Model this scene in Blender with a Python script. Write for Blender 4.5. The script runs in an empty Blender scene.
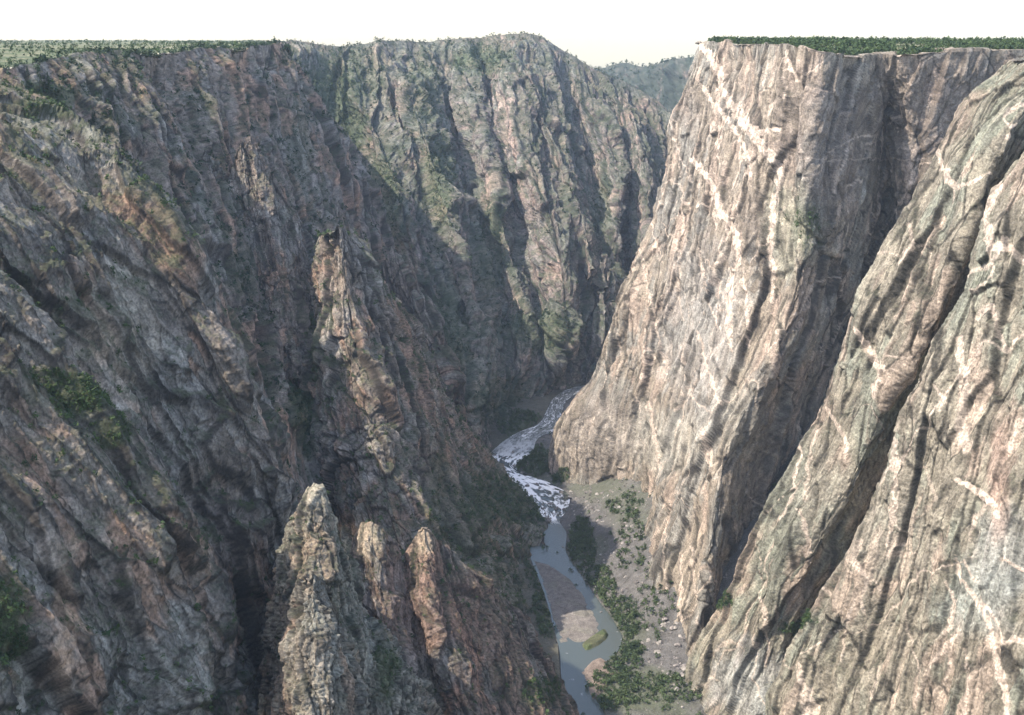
import bpy, math, random
import numpy as np
PI = math.pi
random.seed(7); rng = np.random.default_rng(11)
sc = bpy.context.scene
C = sc.collection
F_PX = 1200.0; HORIZON = 39.5
PITCH = math.atan((357.5-HORIZON)/F_PX)
CP, SP = math.cos(PITCH), math.sin(PITCH)
RIVER = -650.0

# ------------------------------------------------------------------ projection used for surveying
def at(px, py, Y):
    a = (px-512)/F_PX; b = -(py-357.5)/F_PX
    dy = CP + b*SP; dz = -SP + b*CP
    k = Y/dy
    return (a*k, Y, dz*k)
def atz(px, py, z):
    a = (px-512)/F_PX; b = -(py-357.5)/F_PX
    dy = CP + b*SP; dz = -SP + b*CP
    k = z/dz
    return (a*k, dy*k, z)
def survey(P):
    w = P[..., 1]*CP - P[..., 2]*SP
    u = P[..., 1]*SP + P[..., 2]*CP
    return 512 + F_PX*P[..., 0]/w, 357.5 - F_PX*u/w

# ------------------------------------------------------------------ noise
def _h(ix, iy, iz, seed):
    s0 = (int(seed)*0x9E3779B1 + 12345) & 0xffffffff
    h = ix.astype(np.int64)*374761393 + iy.astype(np.int64)*668265263 + iz.astype(np.int64)*2147483647 + s0
    h = (h & 0xffffffff).astype(np.uint32)
    h ^= h >> np.uint32(13); h *= np.uint32(1274126177); h ^= h >> np.uint32(16)
    h *= np.uint32(2246822519); h ^= h >> np.uint32(13)
    return h
def _r(h, k=0):
    h = h*np.uint32(2654435761 + 2*k*7919) ; h = h ^ (h >> np.uint32(15))
    return (h & np.uint32(0xffffff)).astype(np.float32)/16777215.0
def noise3(x, y, z, seed=0):
    ix = np.floor(x); iy = np.floor(y); iz = np.floor(z)
    fx = (x-ix).astype(np.float32); fy = (y-iy).astype(np.float32); fz = (z-iz).astype(np.float32)
    ux = fx*fx*(3-2*fx); uy = fy*fy*(3-2*fy); uz = fz*fz*(3-2*fz)
    out = 0
    for a in (0, 1):
        for b in (0, 1):
            for c in (0, 1):
                h = _h(ix+a, iy+b, iz+c, seed)
                g = (_r(h, 1)*2-1)*(fx-a) + (_r(h, 2)*2-1)*(fy-b) + (_r(h, 3)*2-1)*(fz-c)
                out = out + g*(ux if a else 1-ux)*(uy if b else 1-uy)*(uz if c else 1-uz)
    return out*1.3
def noise2(x, y, seed=0):
    ix = np.floor(x); iy = np.floor(y); z0 = np.zeros_like(ix)
    fx = (x-ix).astype(np.float32); fy = (y-iy).astype(np.float32)
    ux = fx*fx*(3-2*fx); uy = fy*fy*(3-2*fy); out = 0
    for a in (0, 1):
        for b in (0, 1):
            h = _h(ix+a, iy+b, z0, seed)
            g = (_r(h, 1)*2-1)*(fx-a) + (_r(h, 2)*2-1)*(fy-b)
            out = out + g*(ux if a else 1-ux)*(uy if b else 1-uy)
    return out*1.6
def fbm2(x, y, seed=0, o=4, g=.5):
    r = 0; a = 1
    for k in range(o):
        r = r + a*noise2(x*2**k, y*2**k, seed+k*17); a *= g
    return r
def fbm3(P, lam, seed=0, o=3, g=.5):
    r = 0; a = 1
    for k in range(o):
        s = 2**k/lam
        r = r + a*noise3(P[..., 0]*s, P[..., 1]*s, P[..., 2]*s, seed+k*13); a *= g
    return r
def cells(x, y, z, seed=0, blend=.15):
    """jittered 3D cells: per-cell height + tilt (faceted blocks), edge closeness, cell random"""
    x = x-.5; y = y-.5; z = z-.5
    ix = np.floor(x); iy = np.floor(y); iz = np.floor(z)
    f1 = np.full(x.shape, 9., np.float32); f2 = f1.copy(); hh = np.zeros_like(f1); h2 = np.zeros_like(f1); rr = np.zeros_like(f1)
    for a in (0, 1):
        for b in (0, 1):
            for c in (0, 1):
                h = _h(ix+a, iy+b, iz+c, seed)
                j1, j2, j3 = _r(h, 1), _r(h, 2), _r(h, 3)
                dx = (x-(ix+a)).astype(np.float32)-(j1-.5)*.8; dy = (y-(iy+b)).astype(np.float32)-(j2-.5)*.8; dz = (z-(iz+c)).astype(np.float32)-(j3-.5)*.8
                d = dx*dx+dy*dy+dz*dz
                v = (_r(h, 4)*2-1) + (dx*(j2-.5) + dy*(j3-.5))*2.8 + dz*(j1-.5)*.7
                m = d < f1
                m2 = ~m & (d < f2)
                h2 = np.where(m, hh, np.where(m2, v, h2)); f2 = np.where(m, f1, np.minimum(f2, d)); hh = np.where(m, v, hh); rr = np.where(m, _r(h, 6), rr)
                f1 = np.where(m, d, f1)
    e = np.sqrt(f2)-np.sqrt(f1); w = .5+.5*np.clip(e/blend, 0, 1)
    return hh*w + h2*(1-w), e, rr
def sm(a, b, x):
    t = np.clip((x-a)/(b-a), 0, 1); return t*t*(3-2*t)

# ------------------------------------------------------------------ object helpers
def tag(o, label=None, cat=None, group=None, kind=None):
    if label: o['label'] = label
    if cat: o['category'] = cat
    if group: o['group'] = group
    if kind: o['kind'] = kind
    return o
def mesh_np(name, V, Fq, mats, parent=None, smooth=False, col=None, extra=None, midx=None):
    me = bpy.data.meshes.new(name)
    V = np.ascontiguousarray(V, dtype=np.float32).reshape(-1, 3); Fq = np.ascontiguousarray(Fq, dtype=np.int32)
    n, k = Fq.shape
    me.vertices.add(len(V)); me.vertices.foreach_set('co', V.ravel())
    me.loops.add(n*k); me.loops.foreach_set('vertex_index', Fq.ravel())
    me.polygons.add(n); me.polygons.foreach_set('loop_start', np.arange(0, n*k, k, dtype=np.int32))
    if midx is not None: me.polygons.foreach_set('material_index', np.asarray(midx, dtype=np.int32))
    me.update(calc_edges=True)
    me.polygons.foreach_set('use_smooth', np.full(n, smooth, dtype=bool))
    if col is not None:
        at_ = me.color_attributes.new('col', 'FLOAT_COLOR', 'POINT')
        c4 = np.ones((len(V), 4), np.float32); c4[:, :3] = np.asarray(col).reshape(-1, 3)
        at_.data.foreach_set('color', c4.ravel())
    for key, arr in (extra or {}).items():
        a_ = me.attributes.new(key, 'FLOAT', 'POINT'); a_.data.foreach_set('value', np.asarray(arr, np.float32).ravel())
    for m in (mats if isinstance(mats, (list, tuple)) else [mats]): me.materials.append(m)
    o = bpy.data.objects.new(name, me); C.objects.link(o)
    if parent: o.parent = parent
    return o
def grid_faces(nu, nv, wrap=False):
    i = np.arange(nu*nv).reshape(nu, nv)
    a = i[:-1, :-1].ravel(); b = i[1:, :-1].ravel(); c = i[1:, 1:].ravel(); d = i[:-1, 1:].ravel()
    return np.stack([a, b, c, d], 1)

# ------------------------------------------------------------------ materials
def new_mat(name):
    m = bpy.data.materials.new(name); m.use_nodes = True
    nt = m.node_tree; b = nt.nodes['Principled BSDF']
    return m, nt, b
def N(nt, t, **kw):
    n = nt.nodes.new(t)
    for k, v in kw.items(): setattr(n, k, v)
    return n
def rock_material(name, rough=.92, bump=1.0, size=1.0):
    m, nt, b = new_mat(name)
    L = nt.links.new
    tc = N(nt, 'ShaderNodeTexCoord'); at_ = N(nt, 'ShaderNodeAttribute', attribute_name='col')
    n1 = N(nt, 'ShaderNodeTexNoise'); n1.inputs['Scale'].default_value = .55/size; n1.inputs['Detail'].default_value = 6; n1.inputs['Roughness'].default_value = .7
    n2 = N(nt, 'ShaderNodeTexNoise'); n2.inputs['Scale'].default_value = .09/size; n2.inputs['Detail'].default_value = 5; n2.inputs['Roughness'].default_value = .65
    L(tc.outputs['Object'], n1.inputs['Vector']); L(tc.outputs['Object'], n2.inputs['Vector'])
    r1 = N(nt, 'ShaderNodeMapRange'); r1.inputs[1].default_value = .3; r1.inputs[2].default_value = .7; r1.inputs[3].default_value = .4; r1.inputs[4].default_value = 1.6
    r2 = N(nt, 'ShaderNodeMapRange'); r2.inputs[1].default_value = .3; r2.inputs[2].default_value = .7; r2.inputs[3].default_value = .8; r2.inputs[4].default_value = 1.2
    L(n1.outputs['Fac'], r1.inputs[0]); L(n2.outputs['Fac'], r2.inputs[0])
    mu = N(nt, 'ShaderNodeMath', operation='MULTIPLY'); L(r1.outputs[0], mu.inputs[0]); L(r2.outputs[0], mu.inputs[1])
    mx = N(nt, 'ShaderNodeVectorMath', operation='SCALE'); L(at_.outputs['Color'], mx.inputs[0]); L(mu.outputs[0], mx.inputs['Scale'])
    L(mx.outputs[0], b.inputs['Base Color'])
    bp = N(nt, 'ShaderNodeBump'); bp.inputs['Strength'].default_value = .8; bp.inputs['Distance'].default_value = 1.6*bump
    L(n1.outputs['Fac'], bp.inputs['Height']); L(bp.outputs[0], b.inputs['Normal'])
    b.inputs['Roughness'].default_value = rough
    b.inputs['Specular IOR Level'].default_value = .25
    return m
def leaf_material(name, c1, c2, scale=.15):
    m, nt, b = new_mat(name); L = nt.links.new
    tc = N(nt, 'ShaderNodeTexCoord'); oi = N(nt, 'ShaderNodeObjectInfo')
    n1 = N(nt, 'ShaderNodeTexNoise'); n1.inputs['Scale'].default_value = scale; n1.inputs['Detail'].default_value = 5
    add = N(nt, 'ShaderNodeVectorMath', operation='ADD'); L(tc.outputs['Object'], add.inputs[0]); L(oi.outputs['Location'], add.inputs[1])
    L(add.outputs[0], n1.inputs['Vector'])
    cr = N(nt, 'ShaderNodeValToRGB'); e = cr.color_ramp.elements
    e[0].position = .36; e[0].color = (*c1, 1); e[1].position = .64; e[1].color = (*c2, 1)
    L(n1.outputs['Fac'], cr.inputs[0]); L(cr.outputs[0], b.inputs['Base Color'])
    b.inputs['Roughness'].default_value = .8; b.inputs['Specular IOR Level'].default_value = .2
    return m
M_ROCK = rock_material('fractured_rock')
M_FAR = rock_material('weathered_far_rock', size=2.2, bump=2.0)
M_SOIL = rock_material('plateau_soil', size=1.5, bump=.4)
M_LEAF = leaf_material('scrub_leaves', (.022, .045, .018), (.065, .10, .035))
M_LEAFB = leaf_material('riverside_leaves', (.028, .05, .02), (.075, .105, .045), .1)
M_LEAFD = leaf_material('dark_conifer_needles', (.012, .03, .014), (.035, .06, .026))
M_BARK = leaf_material('grey_bark', (.07, .05, .04), (.14, .11, .08), 2.)
M_STONE = rock_material('boulder_stone', size=.8, bump=.5)

# ------------------------------------------------------------------ lofted rock sheets
def hermite(P, t, T):
    """P: (n,...) knots at t (n,), evaluate at T (m,)"""
    n = len(t)
    P = np.asarray(P, float)
    sh = (slice(None),)+(None,)*(P.ndim-1)
    d = (P[1:]-P[:-1])/(t[1:]-t[:-1])[sh]
    m = np.empty_like(P); m[0] = d[0]; m[-1] = d[-1]
    if n > 2:
        w1 = (t[2:]-t[1:-1])[sh]; w0 = (t[1:-1]-t[:-2])[sh]
        m[1:-1] = (d[:-1]*w1 + d[1:]*w0)/(w0+w1)
    i = np.clip(np.searchsorted(t, T, side='right')-1, 0, n-2)
    h = (t[i+1]-t[i])[sh]; s = ((T-t[i])/(t[i+1]-t[i]))[sh]
    return (2*s**3-3*s**2+1)*P[i] + (s**3-2*s**2+s)*h*m[i] + (-2*s**3+3*s**2)*P[i+1] + (s**3-s**2)*h*m[i+1]

def loft(cols, step=1.1, dens=None, back=None, row_px=None):
    cw = [np.array([at(*p) for p in c]) for c in cols]
    cp = [np.array([(p[0], p[1], p[2]*.15) for p in c], float) for c in cols]
    L = [np.sum(np.linalg.norm(np.diff(c, axis=0), axis=1)) for c in cp]
    nv = int((row_px or max(L))/step)
    T = np.linspace(0, 1, nv)
    A = []
    for w, c in zip(cw, cp):
        t = np.concatenate([[0], np.cumsum(np.linalg.norm(np.diff(c, axis=0), axis=1))]); t /= t[-1]
        A.append(hermite(w, t, T))
    A = np.array(A)                                       # ncol, nv, 3
    if back:                                              # strip behind the crest row: (distance, drop, rows)
        dist, drop, nb = back
        k = np.linspace(1, 0, nb, endpoint=False)[None, :, None]
        top = A[:, :1]
        B = top + np.concatenate([0*k, dist*k, -drop*k**1.3], 2)
        A = np.concatenate([B, A], 1)
    px, py = survey(A)
    gaps = []
    for i in range(len(cols)-1):
        d = np.hypot(px[i+1]-px[i], py[i+1]-py[i]); g = np.percentile(d, 80)/step
        g = min(g, 420) if dens is None else g*dens[i]
        gaps.append(max(4, int(g)))
    t = np.arange(len(cols), dtype=float)
    T = np.concatenate([i+np.arange(g)/g for i, g in enumerate(gaps)]+[[len(cols)-1.]])
    return hermite(A, t, T)                                # nu, nv, 3
def normals(G, flip=1):
    du = np.gradient(G, axis=0); dv = np.gradient(G, axis=1)
    n = np.cross(dv, du); n /= np.linalg.norm(n, axis=2, keepdims=True)+1e-9
    return n*flip
def displace(G, seed, amp=1.0, lam=1.0, ribs=1.0, flip=1, nb=0, rim=(.15, 25), detail=1.0, lean=None, k=1.0, fine=1.0, groove=1.0):
    n = normals(G, flip)
    D = np.array(lean, float) if lean else (G[:, -1]-G[:, nb]).mean(0)
    D = D/np.linalg.norm(D)
    E1 = np.cross(D, (0, 1, 0)); E1 /= np.linalg.norm(E1); E2 = np.cross(D, E1)
    lo = fbm3(G, 110*lam, seed+1, 2); lo2 = fbm3(G, 110*lam, seed+5, 2); hi = fbm3(G, 20*lam, seed+9, 3); hi2 = fbm3(G, 25*lam, seed+19, 2)
    u = G@E1 + 9*lam*lo + .7*lam*hi; v = G@E2 + 9*lam*lo2 + .7*lam*hi2; t = G@D + 40*lam*lo2 + 5*lam*hi
    def q(l, kk, o=0): return u/(l*lam)+o, v/(l*lam)+o, t/(l*kk*k*lam)+o
    r1 = 1-np.abs(noise3(*q(95, 4.5), seed+2))*2.6
    r2 = 1-np.abs(noise3(*q(38, 4.5, 3.3), seed+3))*2.6
    d = ribs*(17*lam*(r1-.4) + 6*lam*(r2-.4))
    c0, e0, q0 = cells(*q(70, 4, 2), seed+20, .025)
    c1, e1, q1 = cells(*q(30, 3.6), seed+21, .05)
    c2, e2, q2 = cells(*q(13, 3.0, 5), seed+22, .10)
    c3, e3, q3 = cells(*q(5.6, 2.4, 9), seed+23, .22)
    c4, e4, q4 = cells(u/2.7, v/2.7, t/5.5, seed+24, .4)
    d = d + amp*(8.5*lam*c0 + 5.5*lam*c1 + fine*2.8*lam*c2 + fine*1.25*lam*detail*c3 + fine*.5*detail*c4)
    d = d - amp*lam*(groove*4*sm(.05, 0, e0) + groove*2.6*sm(.06, 0, e1) + fine*1.4*sm(.09, 0, e2) + fine*.7*sm(.16, 0, e3))
    d = d + amp*1.2*fbm3(G, 6*lam, seed+31, 2) + amp*9*lam*fbm3(G, 60*lam, seed+32, 2)
    e = np.pad(d, 1, mode='edge'); d = .6*d + .07*(e[:-2, 1:-1]+e[2:, 1:-1]+e[1:-1, :-2]+e[1:-1, 2:]) + .03*(e[:-2, :-2]+e[2:, 2:]+e[2:, :-2]+e[:-2, 2:])
    j = np.arange(G.shape[1])-nb
    if nb: d = d*np.where(j < 0, rim[0], rim[0]+(1-rim[0])*sm(0, rim[1], j))[None, :]
    P = G + n*d[..., None]
    return P, dict(s=u, v=v, t=t, q0=q0, q1=q1, q2=q2, q3=q3, e0=e0, e1=e1, e2=e2, e3=e3, d=d, lo=lo, lo2=lo2, hi=hi, hi2=hi2, r1=r1, r2=r2)
def mix(a, b, f): return a*(1-f[..., None]) + np.asarray(b)*f[..., None]
def seg_dist(px, py, pts):
    D = np.full(px.shape, 1e9); W = np.zeros(px.shape)
    for (x0, y0, w0), (x1, y1, w1) in zip(pts[:-1], pts[1:]):
        dx, dy = x1-x0, y1-y0; l2 = dx*dx+dy*dy+1e-9
        k = np.clip(((px-x0)*dx+(py-y0)*dy)/l2, 0, 1)
        d = np.hypot(px-x0-k*dx, py-y0-k*dy); m = d < D
        W = np.where(m, w0+(w1-w0)*k, W); D = np.where(m, d, D)
    return D, W
def paint(P, I, pal, seed, crk=1.0, veins=None, blobs=None, veg=0., veg_blobs=None, streak=.5, veg_col=(.05, .065, .03)):
    """pal: list of 4 colours base, grey, red, dark"""
    base, grey, red, dark = [np.array(c) for c in pal]
    col = np.broadcast_to(base, P.shape).copy()
    u, w_, t = I['s'], I['v'], I['t']
    def f3(l, k, sd, o=3):
        return sum(.5**i*noise3(u/l*2**i, w_/l*2**i, t/(l*k)*2**i, seed+sd+i*7) for i in range(o))
    a = f3(60, 1.6, 41); b = f3(45, 1.7, 61)
    col = mix(col, grey, sm(-.2, .3, a + .6*(I['q2']-.5) + .4*(I['q1']-.5)))
    col = mix(col, red, sm(.1, .4, b + .5*(I['q2']-.5) + .35*(I['q1']-.5)))
    st = f3(8, 6, 81)                                                # water stains run down the face
    col = mix(col, dark, streak*sm(.0, .45, st+.3*(I['q1']-.5)+.2*a))
    v = (1 + .45*(I['q3']-.5) + .4*(I['q2']-.5) + .3*(I['q1']-.5))*(1+.35*fbm3(P, 12, seed+44, 2))
    col = col*v[..., None]
    crack_shade = np.clip(sm(.05, .01, I['e0'])*.7 + sm(.06, .01, I['e1'])*.75 + crk*sm(.08, .01, I['e2'])*.65 + crk*sm(.11, .01, I['e3'])*.5, 0, .92)  # crevice shade painted into the albedo along the cracks
    col = mix(col, dark*.4, crack_shade)
    px, py = survey(P)
    wx = px + 3*I['hi'] + 2*I['lo'] + 1.5*fbm3(P, 6, seed+45, 2); wy = py + 4*fbm3(P, 25, seed+46, 3)
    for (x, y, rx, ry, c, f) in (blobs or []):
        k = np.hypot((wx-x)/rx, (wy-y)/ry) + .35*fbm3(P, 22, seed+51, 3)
        col = mix(col, np.array(c)*v[..., None], f*sm(1.1, .5, k)*(1-.6*crack_shade))
    vm = np.zeros(px.shape)
    for pts, f in (veins or []):
        D, W = seg_dist(wx, wy, pts)
        W = W*(1+.5*fbm3(P, 30, seed+47, 2)+.9*fbm3(P, 8, seed+57, 2))
        vm = np.maximum(vm, f*sm(1.08, .9, D/np.maximum(W*.66, .6)))
    if veins is not None:
        wv = .22*fbm3(P, 40, seed+60, 3)
        th1 = np.abs(noise3(u/120+t/260, w_/120, t/240+u/200, seed+48) + wv*.5)
        th2 = np.abs(noise3(u/70-t/150, w_/70, t/170+.7, seed+58) + wv*.5)
        wd = .75+.8*fbm3(P, 28, seed+59, 2)
        vm = np.maximum(vm, .8*sm(.016, .009, th1/np.clip(wd, .25, 2)))
        vm = np.maximum(vm, .65*sm(.012, .006, th2/np.clip(wd, .25, 2))*sm(-.15, .15, a))
        n = fbm3(P, 9, seed+49, 2)
        vc = np.array((.52, .43, .35)) * (1+.5*n)[..., None]
        col = mix(col, vc, vm*(.95-.45*crack_shade))
    # low plants on ledges, judged by how flat the rock is
    nn = normals(P); nz = np.abs(nn[..., 2])
    vn = fbm3(P, 14, seed+52, 3) + .6*fbm3(P, 70, seed+53, 2)
    g = sm(.45, .75, nz + .5*vn)*veg
    for (x, y, rx, ry, f) in (veg_blobs or []):
        k = np.hypot((wx-x)/rx, (wy-y)/ry)
        g = np.maximum(g, f*sm(1.15, .6, k + .5*vn))
    g = np.clip(g, 0, 1)
    gc = np.array(veg_col)*(1+.5*fbm3(P, 5, seed+54, 2))[..., None]
    col = mix(col, gc, g*.85)
    return np.clip(col, .008, .85), g, vm
SHEETS = {}
def rock(name, cols, seed, pal, label, cat, kind='structure', step=1.1, dens=None, back=None, mat=None, flip=1, disp={}, pnt={}, row_px=None, group=None, shape=None):
    G = loft(cols, step, dens, back, row_px)
    if shape: G = shape(G)
    P, I = displace(G, seed, flip=flip, nb=back[2] if back else 0, **disp)
    col, g, vm = paint(P, I, pal, seed, **pnt)
    nu, nv = P.shape[:2]
    o = mesh_np(name, P, grid_faces(nu, nv), mat or M_ROCK, col=col, smooth=False)
    tag(o, label, cat, group, kind)
    SHEETS.setdefault(name, []).append((P, g))
    SHEETS[label] = (P, g)
    return o

EXEC_SECTION = True
# palettes (albedo)
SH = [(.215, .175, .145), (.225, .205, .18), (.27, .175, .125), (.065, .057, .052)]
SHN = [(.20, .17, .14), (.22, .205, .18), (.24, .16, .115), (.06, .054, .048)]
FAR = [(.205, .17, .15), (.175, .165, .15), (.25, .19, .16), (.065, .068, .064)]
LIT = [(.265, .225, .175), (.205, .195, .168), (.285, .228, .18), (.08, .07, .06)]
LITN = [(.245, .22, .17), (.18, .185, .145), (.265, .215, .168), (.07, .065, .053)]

# ---- far blue ridge beyond the bend
rock('mountain', [
 [(560, 78, 6200), (570, 140, 5200), (580, 240, 4600)],
 [(600, 69, 6000), (605, 140, 5200), (610, 240, 4500)],
 [(625, 63, 5900), (630, 140, 5100), (640, 240, 4300)],
 [(648, 67, 5700), (655, 140, 4800), (660, 240, 4000)],
 [(690, 56, 5400), (690, 140, 4600), (690, 240, 3900)],
 [(740, 58, 5200), (730, 140, 4500), (730, 240, 3800)],
 [(900, 70, 5000), (850, 140, 4400), (800, 240, 3800)]],
 101, [(.05,.058,.045),(.085,.082,.07),(.11,.09,.075),(.03,.035,.028)], 'farthest blue-green ridge on the skyline beyond the notch between the lit mountain and the pale cliff', 'mountain',
 step=1.3, back=(600, 60, 6), mat=M_FAR, disp=dict(lam=1.8, amp=.5, ribs=1.3), pnt=dict(veg=.7, veg_col=(.03,.045,.03)))

# ---- big mountain closing the canyon
M1 = [
 [(255, 41, 2700), (235, 130, 2450), (280, 220, 2300), (320, 300, 2150), (360, 390, 1950), (400, 490, 1680)],
 [(300, 43, 2850), (335, 110, 2700), (352, 190, 2500), (380, 280, 2280), (418, 370, 2030), (450, 475, 1760)],
 [(342, 47, 2950), (365, 110, 2650), (392, 190, 2350), (425, 280, 2120), (455, 370, 1930), (472, 462, 1800)],
 [(365, 44, 3050), (392, 100, 2850), (420, 180, 2600), (450, 270, 2350), (478, 370, 2050), (484, 452, 1840)],
 [(387, 39, 3080), (412, 95, 2750), (442, 180, 2420), (468, 280, 2180), (490, 375, 1970), (490, 440, 1910)],
 [(428, 42, 3250), (448, 110, 3050), (470, 200, 2750), (490, 290, 2450), (508, 370, 2150), (506, 428, 1980)],
 [(455, 39, 3230), (470, 100, 2880), (492, 180, 2600), (512, 270, 2350), (530, 350, 2180), (522, 413, 2080)],
 [(482, 37, 3300), (485, 100, 3000), (505, 180, 2750), (528, 270, 2480), (543, 350, 2250), (534, 406, 2120)],
 [(526, 33, 3300), (522, 90, 2950), (535, 160, 2650), (560, 235, 2430), (566, 320, 2260), (546, 399, 2180)],
 [(560, 48, 3400), (572, 110, 3200), (590, 180, 2950), (596, 250, 2700), (592, 320, 2450), (562, 392, 2240)],
 [(592, 68, 3350), (600, 110, 3050), (618, 165, 2800), (612, 240, 2550), (606, 310, 2400), (575, 388, 2290)],
 [(625, 82, 3400), (628, 120, 3250), (632, 180, 3050), (630, 250, 2800), (622, 320, 2550), (590, 384, 2330)],
 [(655, 100, 3350), (650, 140, 3050), (655, 200, 2800), (648, 260, 2600), (640, 330, 2450), (612, 384, 2340)],
 [(690, 125, 3300), (690, 170, 3100), (690, 230, 2900), (690, 300, 2700), (690, 350, 2500), (690, 400, 2250)],
 [(800, 150, 3200), (800, 200, 3000), (800, 250, 2800), (800, 300, 2600), (800, 350, 2450), (800, 400, 2300)]]
for i_ in range(1, len(M1)-1):
    if i_ in (3, 5, 7, 9, 11): M1[i_] = [(x, y, Y*.45 + .55*(M1[i_-1][j][2]+M1[i_+1][j][2])/2) for j, (x, y, Y) in enumerate(M1[i_])]
rock('mountain', M1, 127, FAR, 'big rugged mountain closing the head of the canyon with sunlit spurs and green gullies', 'mountain',
 step=1.0, back=(500, 60, 10), mat=M_FAR, disp=dict(lam=1.15, amp=1.15, ribs=1.3, k=1.6, groove=.5),
 pnt=dict(veg=.5, veg_blobs=[(330,120,40,75,.9),(360,80,28,40,.7),(425,95,22,50,.7),(480,60,36,18,.85),(440,180,18,60,.8),(490,250,20,60,.7),(380,200,28,60,.8),(540,330,50,25,.75),(450,340,22,60,.8),(600,210,12,40,.6),(500,400,40,30,.7)], veg_col=(.05,.075,.035)))

def spur(crest, w0, w1, seed, pal, label, drop=1.7, near=1.0, **kw):
    """a jagged rib that leans out of the wall behind it: crest line with two steep flanks"""
    Cw = np.array([at(p[0], p[1], p[2]*near) for p in crest]); tt_ = np.linspace(0, 1, len(crest))
    d = np.gradient(Cw, axis=0)[:, :2]; d = d.mean(0)/np.linalg.norm(d.mean(0)); side = np.array((-d[1], d[0], 0))
    if side[0] > 0: side = -side
    out = []
    for m_ in (1.0, .45, .08, 0, -.08, -.45, -1.0):
        w_ = (w0+(w1-w0)*tt_)*abs(m_)
        Q = Cw + side*(np.sign(m_)*w_)[:, None] - np.array((0, 0, 1))*(w_*drop)[:, None]
        qx_, qy_ = survey(Q); out.append([(qx_[i], qy_[i], Q[i, 1]) for i in range(len(crest))])
    return rock('rock_ridge', out, seed, pal, label, 'ridge', **kw)
FD = dict(near=.972, disp=dict(lam=.9, amp=1.2, ribs=.9, k=1.3), pnt=dict(veg=.5, veg_col=(.05,.075,.035)), mat=M_FAR, step=1.0)
spur([(392, 246, 2010), (412, 290, 1985), (434, 340, 1950), (455, 395, 1900), (472, 450, 1840)], 30, 110, 701, SH, 'dark spur of the big mountain falling to the left bank above the rapids', **FD)
spur([(528, 62, 3120), (540, 110, 2950), (562, 160, 2760), (580, 215, 2600), (592, 270, 2450)], 40, 130, 703, FAR, 'sunlit spur dropping straight from the summit of the big mountain', **FD)
spur([(604, 254, 2520), (601, 285, 2460), (598, 325, 2390), (594, 380, 2300)], 14, 60, 704, FAR, 'small pointed rib standing beside the foot of the pale cliff', **FD)
spur([(625, 92, 3250), (636, 130, 3050), (646, 180, 2860), (650, 240, 2650)], 30, 110, 706, FAR, 'rocky spur descending towards the notch beside the pale cliff', **FD)

# ---- left back wall under the plateau
rock('cliff', [
 [(-420, 90, 700), (-380, 200, 680), (-300, 350, 650), (-240, 500, 620), (-200, 650, 600)],
 [(-150, 82, 980), (-110, 160, 960), (-60, 260, 930), (-10, 400, 880), (40, 580, 820)],
 [(20, 66, 1180), (60, 120, 1165), (110, 195, 1135), (160, 290, 1100), (215, 410, 1040), (255, 580, 960)],
 [(65, 58, 1290), (102, 120, 1265), (140, 195, 1230), (190, 290, 1180), (240, 410, 1110), (280, 560, 1030)],
 [(112, 53, 1400), (150, 112, 1370), (185, 192, 1330), (230, 285, 1270), (268, 400, 1200), (300, 540, 1110)],
 [(150, 52, 1500), (186, 115, 1490), (222, 195, 1460), (262, 288, 1400), (290, 400, 1310), (312, 530, 1200)],
 [(192, 50, 1620), (222, 120, 1580), (250, 200, 1520), (280, 290, 1440), (302, 400, 1340), (320, 520, 1240)],
 [(235, 48, 1760), (255, 115, 1730), (280, 195, 1660), (298, 285, 1550), (312, 390, 1430), (325, 510, 1320)],
 [(262, 45, 1880), (280, 110, 1830), (300, 190, 1740), (312, 280, 1610), (324, 380, 1480), (338, 500, 1350)],
 [(282, 47, 1990), (304, 110, 1940), (326, 190, 1850), (345, 270, 1750), (362, 370, 1600), (385, 490, 1450)],
 [(285, 60, 2300), (330, 120, 2300), (370, 200, 2230), (400, 280, 2120), (430, 370, 2000), (460, 500, 1700)]],
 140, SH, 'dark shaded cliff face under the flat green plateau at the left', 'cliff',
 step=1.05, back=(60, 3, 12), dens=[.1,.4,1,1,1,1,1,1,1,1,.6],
 disp=dict(lam=.95, amp=1.15, ribs=1.15, rim=(.25, 30), k=1.4, fine=.85), pnt=dict(veg=.55, veg_blobs=[(50,95,45,14,.9),(100,135,30,12,.7),(305,370,16,90,.95),(300,150,12,50,.5),(245,270,14,30,.5)]))

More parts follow.
